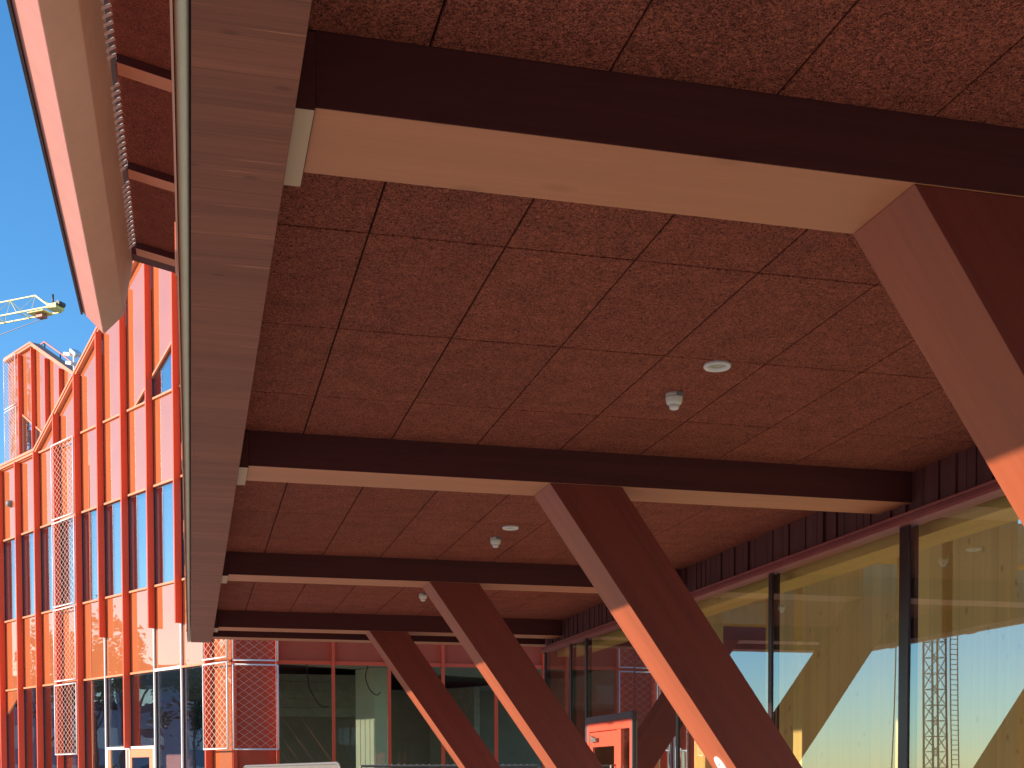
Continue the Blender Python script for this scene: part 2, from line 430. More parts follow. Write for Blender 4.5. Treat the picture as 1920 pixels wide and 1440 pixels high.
# bay with the door: pane above the portal and beside it
m = MB(); m.box(XG+.005, XG+.035, 13.55, 14.93, .08, 3.512, mats=[1, 1, 1, 1, 1, 0]); m.build('pane', [M_GLASS_R, M_CLEAR], gb)
m = MB(); m.box(XG+.005, XG+.035, 14.99, 16.88, 2.42, 3.512, mats=[1, 1, 1, 1, 1, 0]); m.build('pane', [M_GLASS_R, M_CLEAR], gb)
m = MB(); m.box(5.34, 5.5, YNEAR, 14.93, .0, .078); m.box(5.34, 5.5, 16.88, YGL, .0, .078); m.build('sill', M_MULL, gb)
# door portal
dr = MB()
dr.box(5.302, 5.375, 14.955, 14.985, 0, 2.41); dr.box(5.302, 5.375, 16.80, 16.87, 0, 2.41)
dr.box(5.296, 5.375, 14.985, 16.80, 2.33, 2.415)
portal = dr.build('door_portal', plain('grey_plum_portal', (.11, .08, .095), .45), gb, .004)
m = MB()
m.box(5.306, 5.372, 14.987, 15.06, .0, 2.328); m.box(5.306, 5.372, 16.725, 16.798, 0, 2.328); m.box(5.306, 5.372, 15.062, 16.723, 2.21, 2.328)
m.box(5.308, 5.372, 15.42, 15.56, 0, 2.208)
m.build('door_frame', M_DOORRED, portal, .004)
m = MB()
m.box(5.314, 5.36, 15.565, 15.68, .02, 2.20); m.box(5.314, 5.36, 16.60, 16.718, .02, 2.20); m.box(5.314, 5.36, 15.68, 16.60, 2.0, 2.20); m.box(5.314, 5.36, 15.68, 16.60, .02, .28)
leaf = m.build('door_leaf', M_DOORRED, portal, .004)
m = MB(); m.box(5.33, 5.345, 15.68, 16.60, .28, 2.0); m.box(5.33, 5.345, 15.06, 15.42, .02, 2.2); m.build('door_glass', M_GLASS_R, leaf)
m = MB(); m.box(5.27, 5.3135, 16.30, 16.58, 2.07, 2.12); m.bar((5.265, 16.3, 2.10), (5.275, 16.62, 2.16), .018); m.build('door_closer', M_GALV, leaf)
m = MB(); m.tube([(5.314, 15.62, .8), (5.25, 15.62, .8), (5.25, 15.62, 1.75), (5.314, 15.62, 1.75)], .014, 8); m.build('door_handle', M_GALV, leaf)
# return wall and corner post
m = MB(); m.box(5.36, 5.50, YGL, YGL+.09, 0, 4.12); m.build('corner_post', M_TRIM, gb, .004)
m = MB(); m.box(5.50, 12.6, YGL+.02, YGL+.2, 0, 4.12); m.build('end_wall', M_TRIM, gb)
# rooms behind the glass
m = MB(); m.box(5.51, 12.6, YNEAR, YGL, .0, .03); m.build('room_floor', plain('pale_timber_floor', (.88, .80, .58), .6), gb)
m = MB(); m.box(5.44, 5.9, YNEAR, YGL, 4.3, 4.45); m.box(12.0, 12.6, YNEAR, YGL, 4.3, 4.45)
for y in range(-4, 19, 3): m.box(5.901, 11.999, y, y+.4, 4.31, 4.44)
m.build('room_ceiling', M_CLTH, gb)                    # unseen openings added to brighten the rooms, between X 5.9 and 12
m = MB(); m.box(5.53, 5.86, YNEAR, YGL, 3.46, 4.3); m.build('timber_lintel', M_CLTH, gb, .004)
m = MB(); m.box(12.4, 12.6, YNEAR, YGL, 0, 4.3)
m.build('room_back_wall', M_CLT, gb)
for y in (9.9, 14.6):
    m = MB(); m.box(6.12, 6.36, y, y+.34, .03, 4.3); m.build('timber_column', M_CLTF, gb, .004)
m = MB(); m.box(6.56, 7.22, 10.05, 10.3, .03, 4.3); m.build('timber_wall_panel', M_CLTF, gb, .004)
m = MB(); m.box(6.2, 6.9, 12.2, 12.4, .03, 4.3); m.build('timber_wall_panel', M_CLTF, gb, .004)
m = MB(); m.box(6.78, 7.05, 14.0, 14.3, .03, 4.3); m.build('timber_column', M_CLTF, gb, .004)
m = MB(); m.box(7.5, 12.4, 13.6, 13.8, .03, 4.3); m.build('timber_wall_panel', M_CLTF, gb, .004)
for y in (6.2, 9.2, 12.0, 15.0, 17.6):
    m = MB(); m.box(5.87, 12.39, y, y+.3, 3.86, 4.299); m.build('ceiling_joist', M_CLTH, gb, .004)
# upper storeys over the canopy, set back
m = MB(); m.box(1.9, 5.2, -6, 18.75, 4.47, 8.9); m.box(1.6, 5.2, -6, 18.75, 8.9, 9.6); m.build('upper_wall', M_SALMON, gb)  # narrow wing, depth made up so sky light reaches the room openings
for k in range(9):
    y = -4+2.5*k
    m = MB(); m.box(1.86, 1.899, y, y+1.6, 5.2, 7.8); f = m.build('upper_window', M_MULL, gb)
    m = MB(); m.box(1.845, 1.859, y+.06, y+1.54, 5.26, 7.74); m.build('pane', M_GLASS_L, f)

# ------------------------------------------------------------------ roof overhang high above (V-shaped edge beam)
ov = root('roof_overhang', 'salmon roof overhang with V-shaped edge beam hanging high above at top left', 'roof overhang', (0, 18.7, 8))
Y0, Y1 = -6, 18.7
m = MB(); f_ = lambda u, t, v: (u, t, v)
V = [(-1.37, 8.01), (-1.10, 7.74), (-.83, 8.02), (-.70, 8.77), (-1.37, 8.72)]
A = [m.bm.verts.new((x, Y0, z)) for x, z in V]; B = [m.bm.verts.new((x, Y1, z)) for x, z in V]
for i in range(5):
    f = m.bm.faces.new([A[i], A[(i+1) % 5], B[(i+1) % 5], B[i]]); f.material_index = (0, 1, 1, 0, 0)[i]
m.bm.faces.new(A[::-1]); m.bm.faces.new(B)
m.build('edge_box', [M_SALMON, M_BROWN], ov, .012, 2)
m = MB(); m.box(-1.40, -1.371, Y0, Y1, 7.985, 8.73); m.build('outer_flashing', M_STEELD, ov)
def slope(x): return 8.735-.21*(x+.6)
m = MB()
for (y0, y1) in [(-6, -.4), (-.398, 4.0), (4.002, 8.0), (8.002, 11.2), (11.202, 13.49), (13.74, 15.79), (16.04, 18.09), (18.33, 18.6)]:
    for xa, xb in ((-.66, -.02), (-.01, .59), (.6, 1.6)):
        m.hexa([(xa, y0+.004, slope(xa)+.06), (xb, y0+.004, slope(xb)+.06), (xb, y1-.004, slope(xb)+.06), (xa, y1-.004, slope(xa)+.06),
                (xa, y0+.004, slope(xa)+.09), (xb, y0+.004, slope(xb)+.09), (xb, y1-.004, slope(xb)+.09), (xa, y1-.004, slope(xa)+.09)])
lay = m.bm.loops.layers.float_color.new('tone')
for f in m.bm.faces:
    for lp in f.loops: lp[lay] = (.8, .8, .8, 1)
m.build('woodwool_soffit', M_WOOL, ov)
bm0 = None
for y in (-.6, 1.75, 4.1, 6.45, 8.8, 11.15, 13.5, 15.8, 18.1):
    m = MB(); m.hexa([(-.64, y, slope(-.64)-.02), (1.6, y, slope(1.6)-.02), (1.6, y+.24, slope(1.6)-.02), (-.64, y+.24, slope(-.64)-.02),
                     (-.64, y, slope(-.64)+.2), (1.6, y, slope(1.6)+.2), (1.6, y+.24, slope(1.6)+.2), (-.64, y+.24, slope(-.64)+.2)], mats=[1, 0, 0, 0, 0, 0])
    m.build('beam', [M_SIDE, M_UNDER], ov, .003)
m = MB(); m.hexa([(-.80, 18.342, slope(-.80)-.01), (1.6, 18.342, slope(1.6)-.01), (1.6, 18.6, slope(1.6)-.01), (-.80, 18.6, slope(-.80)-.01),
        (-.80, 18.342, 9.15), (1.6, 18.342, 8.61), (1.6, 18.6, 8.61), (-.80, 18.6, 9.15)]); m.build('end_board', M_SIDE, ov)
m = MB(); m.hexa([(-1.0, Y0, 9.2), (1.6, Y0, 8.62), (1.6, 18.62, 8.62), (-1.0, 18.62, 9.2), (-1.0, Y0, 9.3), (1.6, Y0, 8.72), (1.6, 18.62, 8.72), (-1.0, 18.62, 9.3)]); m.build('roof_deck', M_ROOF, ov)
m = MB()
for i in range(118):
    y = 2.0+i*.14
    if any(yb-.05 < y < yb+.3 for yb in (13.5, 15.8, 18.1, 11.15, 8.8, 6.45, 4.1)): continue
    m.bar((-.72, y, 8.66), (-.645, y+.17, 8.80), .018, .026)
m.box(-.735, -.72, 2, 18.3, 8.69, 8.71)
m.build('vent_grille', M_WHITE, ov)

# ------------------------------------------------------------------ the orange finned building
K = Vector((.8085, 26.25, 0)); TH = radians(28.25)
D = Vector((-sin(TH), cos(TH), 0)); N = Vector((-cos(TH), -sin(TH), 0))
def FP(u, o, z): return K + D*u + N*o + Vector((0, 0, z))
Z1, Z2, Z3, Z4 = 3.95, 5.78, 7.94, 9.82
UMAX = 17.9
def roofz(u): return 9.93 if u >= 9.45 else 9.93+.555*(9.45-u)
fb = root('finned_building', 'orange building with projecting fins, glossy panels and a sloping roof edge', 'building', tuple(K))
def ub(k): return 1.97+1.228*k
FT = .045
FINZ = {-1: 0, 0: 4.87, 1: 4.87, 2: 2.27, 3: 4.87}
fin_zero = {}
for k in range(-1, 13):
    u0 = ub(k); top = min(roofz(u0), roofz(u0+FT))-.13; lo = FINZ.get(k, 0)
    m = MB(); m.box(u0, u0+FT, .012, .172, lo, top, FP); m.build('fin', M_FIN, fb, .003)
    if lo > 1:
        m = MB(); m.box(u0+.008, u0+.04, .012, .05, .0 if k != 2 else 0, lo-.003, FP); m.build('slim_mullion', M_WHITE, fb)
# panels, ledges and windows per bay
def slantz(u): return Z4+.56*(4.035-u)
edges = [0.0]+[ub(k) for k in range(-1, 13)]
for i in range(len(edges)-1):
    a = edges[i]+(FT if i else .0)+.004; b = edges[i+1]-.004
    def panel(z0, z1, zt0=None, zt1=None):
        m = MB(); m.prism([(a, z0), (b, z0), (b, zt1 if zt1 else z1), (a, zt0 if zt0 else z1)], -.02, .0, lambda u, t, v: FP(u, t, v))
        return m.build('spandrel_panel', M_PANEL, fb)
    def ledge(z, w=.045):
        m = MB(); m.box(a, b, .001, .05, z-w/2, z+w/2, FP); return m.build('ledge', M_LEDGE, fb, .003)
    def window(poly):
        m = MB()
        cu = sum(p_[0] for p_ in poly)/len(poly); cv = sum(p_[1] for p_ in poly)/len(poly)
        for p_, q_ in zip(poly, poly[1:]+poly[:1]):
            m.bar(FP(p_[0], -.03, p_[1]), FP(q_[0], -.03, q_[1]), .035, .05)
        w_ = m.build('window', M_STEELD, fb)
        m = MB(); m.prism(poly, -.035, -.012, lambda u, t, v: FP(u, t, v)); m.build('pane', M_GLASS_L, w_)
        return w_
    R = lambda z, zz: [(a+.02, z), (b-.02, z), (b-.02, zz), (a+.02, zz)]
    if i == 0:
        panel(.02, Z1-.02); panel(Z1+.02, Z2-.02); panel(Z2+.02, Z3-.02)
    else:
        if a < 3.3 and a > 1.9 or 1.0 > a: window(R(.3, Z1-.03))
        elif 11.7 < b < 12.0:
            sl = lambda u: 3.73-.56*(u-10.97)
            window([(a+.02, .3), (b-.02, .3), (b-.02, sl(b)), (a+.02, sl(a))])
            panel(sl(a), Z1-.02, Z1-.02, Z1-.02) if False else None
            m = MB(); m.prism([(a, sl(a)+.02), (b, sl(b)+.02), (b, Z1-.02), (a, Z1-.02)], -.02, 0, lambda u, t, v: FP(u, t, v)); m.build('spandrel_panel', M_PANEL, fb)
        elif 3.1 < a < 5.0: window(R(2.33, Z1-.03))
        else: window(R(.3, Z1-.03))
        panel(Z1+.02, Z2-.02); wu = window(R(Z2+.03, Z3-.03)); panel(Z3+.02, Z4-.02)
        m = MB(); m.box(a+.03, b-.03, -.17, -.155, Z2+.04, Z3-.04, FP); m.build('roller_blind', M_BLIND, wu)
    for z in (Z1, Z2, Z3): ledge(z)
    if i: ledge(Z4)
    # top storey following the roof edge, with the slanted window
    za, zb = roofz(a)-.12, roofz(b)-.12
    if i in (2, 3):
        sa, sb = slantz(a), slantz(b)
        if sb > Z4:
            window([(a+.02, Z4+.03), (b-.02, Z4+.03), (b-.02, sb-.03), (a+.02, sa-.03)])
            m = MB(); m.prism([(a, sa+.03), (b, sb+.03), (b, zb), (a, za)], -.02, 0, lambda u, t, v: FP(u, t, v)); m.build('spandrel_panel', M_PANEL, fb)
        else:
            ue = 4.035
            window([(a+.02, Z4+.03), (ue-.06, Z4+.03), (a+.02, sa-.03)])
            m = MB(); m.prism([(a, sa+.03), (ue+.02, Z4+.025), (b, Z4+.025), (b, zb), (a, za)], -.02, 0, lambda u, t, v: FP(u, t, v)); m.build('spandrel_panel', M_PANEL, fb)
        ue = min(b, 4.035)
        m = MB(); m.bar(FP(a, .02, slantz(a)), FP(ue, .02, slantz(ue)), .05, .045); m.build('ledge', M_LEDGE, fb)
    elif i == 0:
        m = MB(); m.prism([(a, Z3+.02), (b, Z3+.02), (b, zb), (a, za)], -.02, 0, lambda u, t, v: FP(u, t, v)); m.build('spandrel_panel', M_PANEL, fb)
    elif zb > Z4+.05:
        pts = [(a, Z4+.025), (b, Z4+.025), (b, zb), (a, za)]
        m = MB(); m.prism(pts, -.02, 0, lambda u, t, v: FP(u, t, v)); m.build('spandrel_panel', M_PANEL, fb)
# horizontal bar beside the entrance, thin joint line in one bay
m = MB(); m.box(ub(0)+.05, ub(1)-.002, .0505, .062, Z1-.03, Z1+.03, FP); m.build('slim_mullion', M_WHITE, fb)
m = MB(); m.box(6.47, 6.482, .001, .014, .3, Z2-.05, FP); m.box(6.47, 6.482, .001, .014, Z2+.05, 9.0, FP); m.build('slim_mullion', M_LEDGE, fb)
# coping
m = MB()
pl_ = [(UMAX, 9.93), (9.45, 9.93), (-.2, roofz(-.2))]
for (ua, za), (ub_, zb) in zip(pl_, pl_[1:]):
    for o0, o1, d0, d1 in ((-.35, .10, -.11, 0.0), (.1005, .125, -.05, .01)):
        m.hexa([FP(ua, o0, za+d0), FP(ub_, o0, zb+d0), FP(ub_, o1, zb+d0), FP(ua, o1, za+d0), FP(ua, o0, za+d1), FP(ub_, o0, zb+d1), FP(ub_, o1, zb+d1), FP(ua, o1, za+d1)])
m.build('coping', M_LEDGE, fb)
# wire mesh screens
def screen(P, u0, u1, z0, z1, parent):
    m = MB()
    r = .017
    for a_, b_ in (((u0, z0), (u1, z0)), ((u1, z0), (u1, z1)), ((u1, z1), (u0, z1)), ((u0, z1), (u0, z0))):
        m.tube([P(a_[0], a_[1]), P(b_[0], b_[1])], r, 6)
    s_ = m.build('mesh_screen', M_WHITE, parent)
    m = MB(); W, H = u1-u0, z1-z0; px, pz = .21, .15
    sl = pz/px
    for sg in (1, -1):
        c = -W*sl-pz
        while c < H+W*sl+pz:
            # line z = z0 + c + sg*sl*(u-u0) clipped to the frame
            pts = []
            ua, ub2 = 0, W
            za_, zb_ = c, c+sg*sl*W
            if sg > 0: ua = max(0, -c/sl); ub2 = min(W, (H-c)/sl)
            else: ua = max(0, (c-H)/sl); ub2 = min(W, c/sl)
            if ub2-ua > .02:
                m.tube([P(u0+ua, z0+c+sg*sl*ua), P(u0+ub2, z0+c+sg*sl*ub2)], .0034, 3)
            c += pz
    m.build('wire_mesh', M_WIRE, s_)
PA = lambda u, z: FP(u, .19, z)
for z0, z1 in ((2.18, 3.88), (3.98, 5.72), (5.80, 7.84), (7.93, 9.74)): screen(PA, 6.93, 8.19, z0, z1, fb)
for z0, z1 in ((2.18, 3.90), (4.0, 5.72), (5.80, 7.84)): screen(PA, -.17, .79, z0, z1, fb)
# entrance door of the finned building (two bays, below z 2.25)
m = MB(); P_ = lambda u, o, z: FP(u, o+.012, z)
m.box(3.24, 5.62, .0, .05, 2.25, 2.31, FP); m.box(5.56, 5.62, .0, .05, 0, 2.25, FP); m.box(4.58, 4.63, 0, .05, 0, 2.25, FP); m.box(3.24, 3.30, 0, .05, 0, 2.25, FP)
ef = m.build('entrance_frame', M_WHITE, fb)
m = MB(); m.box(3.31, 4.57, .0, .04, 0, .3, FP); m.box(3.31, 4.57, 0, .04, 2.06, 2.24, FP); m.box(3.31, 3.5, 0, .04, .3, 2.06, FP); m.box(4.36, 4.57, 0, .04, .3, 2.06, FP); m.box(5.44, 5.55, 0, .04, 0, 2.24, FP)
m.build('entrance_door', M_LEDGE, ef, .004)
m = MB(); m.box(3.5, 4.36, .005, .025, .3, 2.06, FP); m.box(4.635, 5.435, .005, .025, .05, 2.24, FP); m.build('pane', M_GLASS_L, ef)
# carcass: slabs, inner walls, roof
def wedge(u0, u1, o0, o1, z0, z1):
    m = MB(); m.box(u0, u1, o0, o1, z0, z1, FP); return m
mm = MB()
for z in (Z1+.05, Z3+.05): mm.box(.6, UMAX, -9, -.13, z, Z2-.1 if z < 5 else Z4-.05, FP)
mm.build('floor_slab', M_CONC, fb)
m = MB(); m.box(3.0, UMAX, -9.2, -9, 0, 9.6, FP); m.box(.6, UMAX, -3.3, -3.2, 4.2, 9.4, FP); m.build('inner_wall', M_CONC, fb)
m = MB(); m.box(UMAX, UMAX+.2, -9.2, .0, 0, 9.8, FP); m.build('gable_wall', M_PANEL, fb)
m = MB()
for (ua, za), (ub_, zb) in zip([(UMAX, 9.8), (9.45, 9.8), (-.0, roofz(0)-.13)], [(9.45, 9.8), (-.0, roofz(0)-.13)]):
    m.hexa([FP(ua, -14, za-.2), FP(ub_, -14, zb-.2), FP(ub_, -.14, zb-.2), FP(ua, -.14, za-.2), FP(ua, -14, za), FP(ub_, -14, zb), FP(ub_, -.14, zb), FP(ua, -.14, za)])
m.build('roof', M_ROOF, fb)
# back wall facing the court (plane Y = 26.25)
YW = 26.25
XM = [1.72, 2.85, 4.0, 5.13, 6.27, 7.32, 8.4, 9.5, 10.6, 11.7]
m = MB(); m.box(.83, .915, YW-.02, YW+.1, 0, 14.2); m.build('corner_post', M_FIN, fb, .003)
m = MB(); m.box(.92, 1.70, YW+.03, YW+.05, .02, 14.2); m.build('spandrel_panel', M_PANELB, fb)
for x in XM:
    m = MB(); m.box(x-.03, x+.03, YW-.07, YW+.04, 0, 14.0); m.build('mullion', M_FIN, fb, .003)
for a, b in zip(XM, XM[1:]):
    m = MB(); m.box(a+.032, b-.032, YW+.03, YW+.05, 3.98, 14.0); m.build('spandrel_panel', M_PANELB, fb)
    m = MB(); m.box(a+.032, b-.032, YW-.03, YW+.03, 3.90, 3.975); m.build('ledge', M_FIN, fb, .003)
    m = MB(); m.box(a+.032, b-.032, YW+.03, YW+.05, .05, 3.895); w_ = m.build('court_window', M_GLASS_B, fb)
PB = lambda u, z: Vector((u, YW-.17, z))
for z0, z1 in ((2.17, 3.86), (3.95, 5.72), (5.8, 7.84)): screen(PB, .84, 1.72, z0, z1, fb)
# rooms behind the court wall
m = MB(); m.box(1.7, 12, YW+.3, 35, 4.0, 4.2); m.build('room_ceiling', M_CONC, fb)
m = MB(); m.box(1.7, 12, YW+.1, 35, .0, .03); m.build('room_floor', M_FLOOR, fb)
m = MB(); m.box(1.2, 12, 34.8, 35, 0, 4.2); m.build('inner_wall', M_DARK, fb)
m = MB()
for k in range(5): m.box(1.75, 4.6, 30.0+random.uniform(0, .012), 30.3, 3.03+.2*k, 3.225+.2*k)
m.build('block_lintel', M_CONC, fb)
# pale column facing the side glazing
mc = MB(); mc.hexa([Vector((3.60, 28.6, z))+(-D)*a+(-N)*b for z in (.03, 4.0) for a, b in ((0, 0), (.72, 0), (.72, .45), (0, .45))])
for a in (.17, .35, .53): mc.hexa([Vector((3.60, 28.6, z))+(-D)*(a+e)+N*b for z in (.03, 2.9) for e, b in ((0, -.001), (.012, -.001), (.012, .012), (0, .012))])
mc.build('pale_column', M_PLASTER, fb, .003)

# ------------------------------------------------------------------ gabled block behind
def FQ(u, o, z): return FP(u, o-6.0, z)
KB = FQ(24.4, 0, 0)
gbk = root('gabled_block', 'tall orange gabled block with fins rising behind the flat roof at far left', 'building', tuple(KB))
def rz2(u): return 17.7 if u > 24.4 else 17.7-.53*(24.4-u)
pts = [(26.9, 0), (26.9, 17.6), (24.4, 17.6), (13, rz2(13)-.1), (13, 0)]
m = MB(); m.prism([(26.9, 9.0), (26.9, 17.55), (24.4, 17.55), (13, rz2(13)-.15), (13, 9.0)], -.02, .0, lambda u, t, v: FQ(u, t, v)); m.build('front_cladding', M_PANEL, gbk)
m = MB(); m.prism([(26.9, .0), (26.9, 17.5), (24.4, 17.5), (13, rz2(13)-.2), (13, 0)], -.22, -.03, lambda u, t, v: FQ(u, t, v)); m.build('wall', M_SALMON, gbk)
for k in range(9):
    u0 = 25.5-1.228*k; top = min(rz2(u0), rz2(u0+FT))-.2
    m = MB(); m.box(u0, u0+FT, .004, .17, 8.5, top, FQ); m.build('fin', M_FIN, gbk, .003)
m = MB()
q = [(26.95, 17.7), (24.4, 17.7), (12.9, rz2(12.9))]
for (ua, za), (ub_, zb) in zip(q, q[1:]):
    for o0, o1, d0, d1 in ((-.25, .12, -.14, 0.0), (.1205, .15, -.06, .015)):
        m.hexa([FQ(ua, o0, za+d0), FQ(ub_, o0, zb+d0), FQ(ub_, o1, zb+d0), FQ(ua, o1, za+d0), FQ(ua, o0, za+d1), FQ(ub_, o0, zb+d1), FQ(ub_, o1, zb+d1), FQ(ua, o1, za+d1)])
m.build('coping', M_LEDGE, gbk)
PC = lambda u, z: FQ(u, .19, z)
for z0, z1 in ((15.72, 17.6), (13.7, 15.62), (11.7, 13.62)): screen(PC, 25.72, 26.85, z0, z1, gbk)
for ua, ub_ in ((24.33, 25.46), (23.1, 24.23)):
    tz = lambda u: 14.9-.56*(24.8-u)
    poly = [(ua, 11.5), (ub_, 11.5), (ub_, tz(ub_)), (ua, tz(ua))]
    m = MB()
    for p_, q_ in zip(poly, poly[1:]+poly[:1]): m.bar(FQ(p_[0], .03, p_[1]), FQ(q_[0], .03, q_[1]), .05, .06)
    w_ = m.build('window', M_LEDGE, gbk)
    m = MB(); m.prism(poly, .005, .02, lambda u, t, v: FQ(u, t, v)); m.build('pane', M_GLASS_L, w_)

# guard rail, flood light, dome lamp
gr = root('guard_rail', 'thin pink guard rail along the sloping roof of the gabled block', 'railing', tuple(FP(27, -7.5, 17.5)))
m = MB(); FR = lambda u, z: FP(u, -7.5, z)
m.tube([FR(27.64, 18.69), FR(27.06, 18.74), FR(25.57, 17.94), FR(24.6, 17.38), FR(23.6, 16.83)], .035, 6); m.build('top_rail', M_SALMON, gr)
for u, zt, zb in ((27.35, 18.7, 16.9), (27.02, 18.72, 16.9), (25.57, 17.93, 16.4), (24.62, 17.4, 15.9), (23.7, 16.85, 15.5)):
    m = MB(); m.tube([FR(u, zb-15.4), FR(u, zt)], .03, 5); m.build('post', M_STEELD, gr)
fl = root('flood_light', 'pair of small white flood lights on a mast behind the roof slope', 'flood light', tuple(FP(14.05, -3, 13.3)))
FL = lambda u, z: FP(u, -3, z)
m = MB(); m.tube([FL(14.05, 11.2), FL(14.05, 14.1)], .04, 6); m.build('mast', M_WHITE, fl)
for (ua, za, ub_, zb) in ((14.55, 14.22, 14.1, 14.08), (14.1, 14.22, 13.72, 13.98), (14.4, 13.92, 14.0, 13.80)):
    m = MB(); m.bar(FL(ua, za), FL(ub_, zb), .26, .10); m.build('lamp_head', M_WHITE, fl, .02)
dl = root('dome_lamp', 'small dark dome lamp on a panel at the left end of the finned front', 'lamp', tuple(FP(11.3, 0, 8.86)))
m = MB()
for k in range(7):
    pass
m.tube([FP(11.3, .001, 8.86), FP(11.3, .03, 8.86)], .10, 16); m.build('base', M_GREYP, dl)
m = MB(); ring = [(.09, .03), (.088, .06), (.07, .095), (.04, .115), (.005, .12)]
prev = None
for r_, o_ in ring:
    cur = [m.bm.verts.new(FP(11.3+r_*cos(a*pi/8), o_, 8.86+r_*sin(a*pi/8))) for a in range(16)]
    if prev:
        for a in range(16): m.bm.faces.new([prev[a], prev[(a+1) % 16], cur[(a+1) % 16], cur[a]])
    else: m.bm.faces.new(cur)
    prev = cur
m.bm.faces.new(prev); m.build('dome', M_GREYP, dl)

# ------------------------------------------------------------------ ceiling fittings
def downlight(x, y, label):
    r_ = root('downlight', label, 'downlight', (x, y, HS), 'round downlights in the canopy ceiling')
    m = MB(); m.lathe((x, y, HS), [(.076, .003), (.077, -.012), (.070, -.020), (.060, -.016), (.056, -.004), (.0555, .012)], 32); m.build('ring', M_WHITE, r_)
    m = MB(); m.lathe((x, y, HS), [(.0552, -.002), (.046, .002), (.034, .001), (.028, -.010), (.002, -.011)], 32); m.build('lens', plain('milky_lens', (.46, .44, .33), .25), r_)
def detector(x, y, label):
    r_ = root('motion_detector', label, 'detector', (x, y, HS), 'ceiling detectors in the canopy')
    m = MB(); m.lathe((x, y, HS), [(.052, .002), (.052, -.02), (.050, -.045), (.044, -.062), (.036, -.068)], 28); b_ = m.build('housing', M_PLASTIC, r_)
    m = MB(); m.lathe((x, y, HS), [(.051, -.0215), (.0526, -.0225), (.0526, -.0255), (.051, -.0265)], 28); m.build('seam_ring', M_GREYP, b_)
    m = MB(); m.lathe((x, y, HS), [(.030, -.0682), (.030, -.084), (.024, -.094), (.003, -.098)], 24); m.build('lens', M_WHITE, r_)
    m = MB(); m.box(x-.006, x+.040, y-.054, y-.040, HS-.024, HS-.001); m.build('cable_entry', M_GREYP, r_)
downlight(2.90, 6.755, 'round white downlight in the nearest ceiling bay, beyond the nearest cross beam')
downlight(2.90, 11.54, 'small white downlight in the second ceiling bay beside the second slanted post')
detector(2.863, 7.32, 'white detector hanging from the nearest ceiling bay just left of the large downlight')
detector(2.887, 12.085, 'small white detector in the second ceiling bay just left of its downlight')
detector(2.869, 15.96, 'tiny white detector beside the top of the third slanted post')

# oval plate on the second post
pz = Vector((sin(ANG), 0, cos(ANG))); px_ = Vector((cos(ANG), 0, -sin(ANG))); pc = Vector((3.925, 9.02, 1.662))
pc = Vector((XS, 9.0, HB)) + px_*((pc-Vector((XS, 9.0, HB))).dot(px_)) ; pc.y = 9.0
st = root('oval_plate', 'white oval plate with grey marks on the sunlit face of a slanted post', 'plate', tuple(pc))
E_ = lambda a, b, c: pc + px_*a + Vector((0, 1, 0))*b - pz*c
m = MB(); m.prism([(.11*cos(t*pi/20), .075*sin(t*pi/20)) for t in range(40)], .0005, .009, lambda u, t, v: E_(u, v, t)); m.build('disc', M_WHITE, st)
m = MB()
def stroke(pts):
    for p_, q_ in zip(pts, pts[1:]): m.bar(E_(p_[0], p_[1], .0097), E_(q_[0], q_[1], .0097), .008, .0012)
stroke([(-.078, .012), (-.07, .002)]); stroke([(-.058, -.004), (-.05, -.012)])
stroke([(-.03, .03), (-.045, 0), (-.02, -.012)]); stroke([(-.012, .025), (-.012, .0)]); stroke([(-.016, -.015), (-.008, -.035)])
stroke([(.02, .035), (.02, -.03), (.05, -.03)]); stroke([(.055, .035), (.055, -.025)]); stroke([(.035, .035), (.055, .035)])
m.build('marks', M_INK, st)

# ------------------------------------------------------------------ cables behind the court glass
def cable(label, pts):
    r_ = []
    pts = [Vector(p_) for p_ in pts]
    for i in range(len(pts)-1):
        p0, p1, p2, p3 = pts[max(i-1, 0)], pts[i], pts[i+1], pts[min(i+2, len(pts)-1)]
        for k in range(6):
            t = k/6
            r_.append(.5*((2*p1)+(-p0+p2)*t+(2*p0-5*p1+4*p2-p3)*t*t+(-p0+3*p1-3*p2+p3)*t**3))
    r_.append(pts[-1])
    m = MB(); m.tube(r_, .012, 6); tag(m.build('hanging_cable', M_RUBBER), label, 'cable', 'cables hanging behind the court windows')
cable('thin dark cable hanging in a long sag behind the leftmost court window', [(2.397, 27.2, 4.0), (2.42, 27.2, 3.7), (2.471, 27.2, 3.45), (2.67, 27.2, 3.13), (2.85, 27.2, 3.10)])
cable('dark cable hanging in a hook shape before the pale column', [(3.70, 27.2, 4.0), (3.64, 27.2, 3.75), (3.714, 27.2, 3.5), (3.861, 27.2, 3.36), (3.96, 27.2, 3.42)])

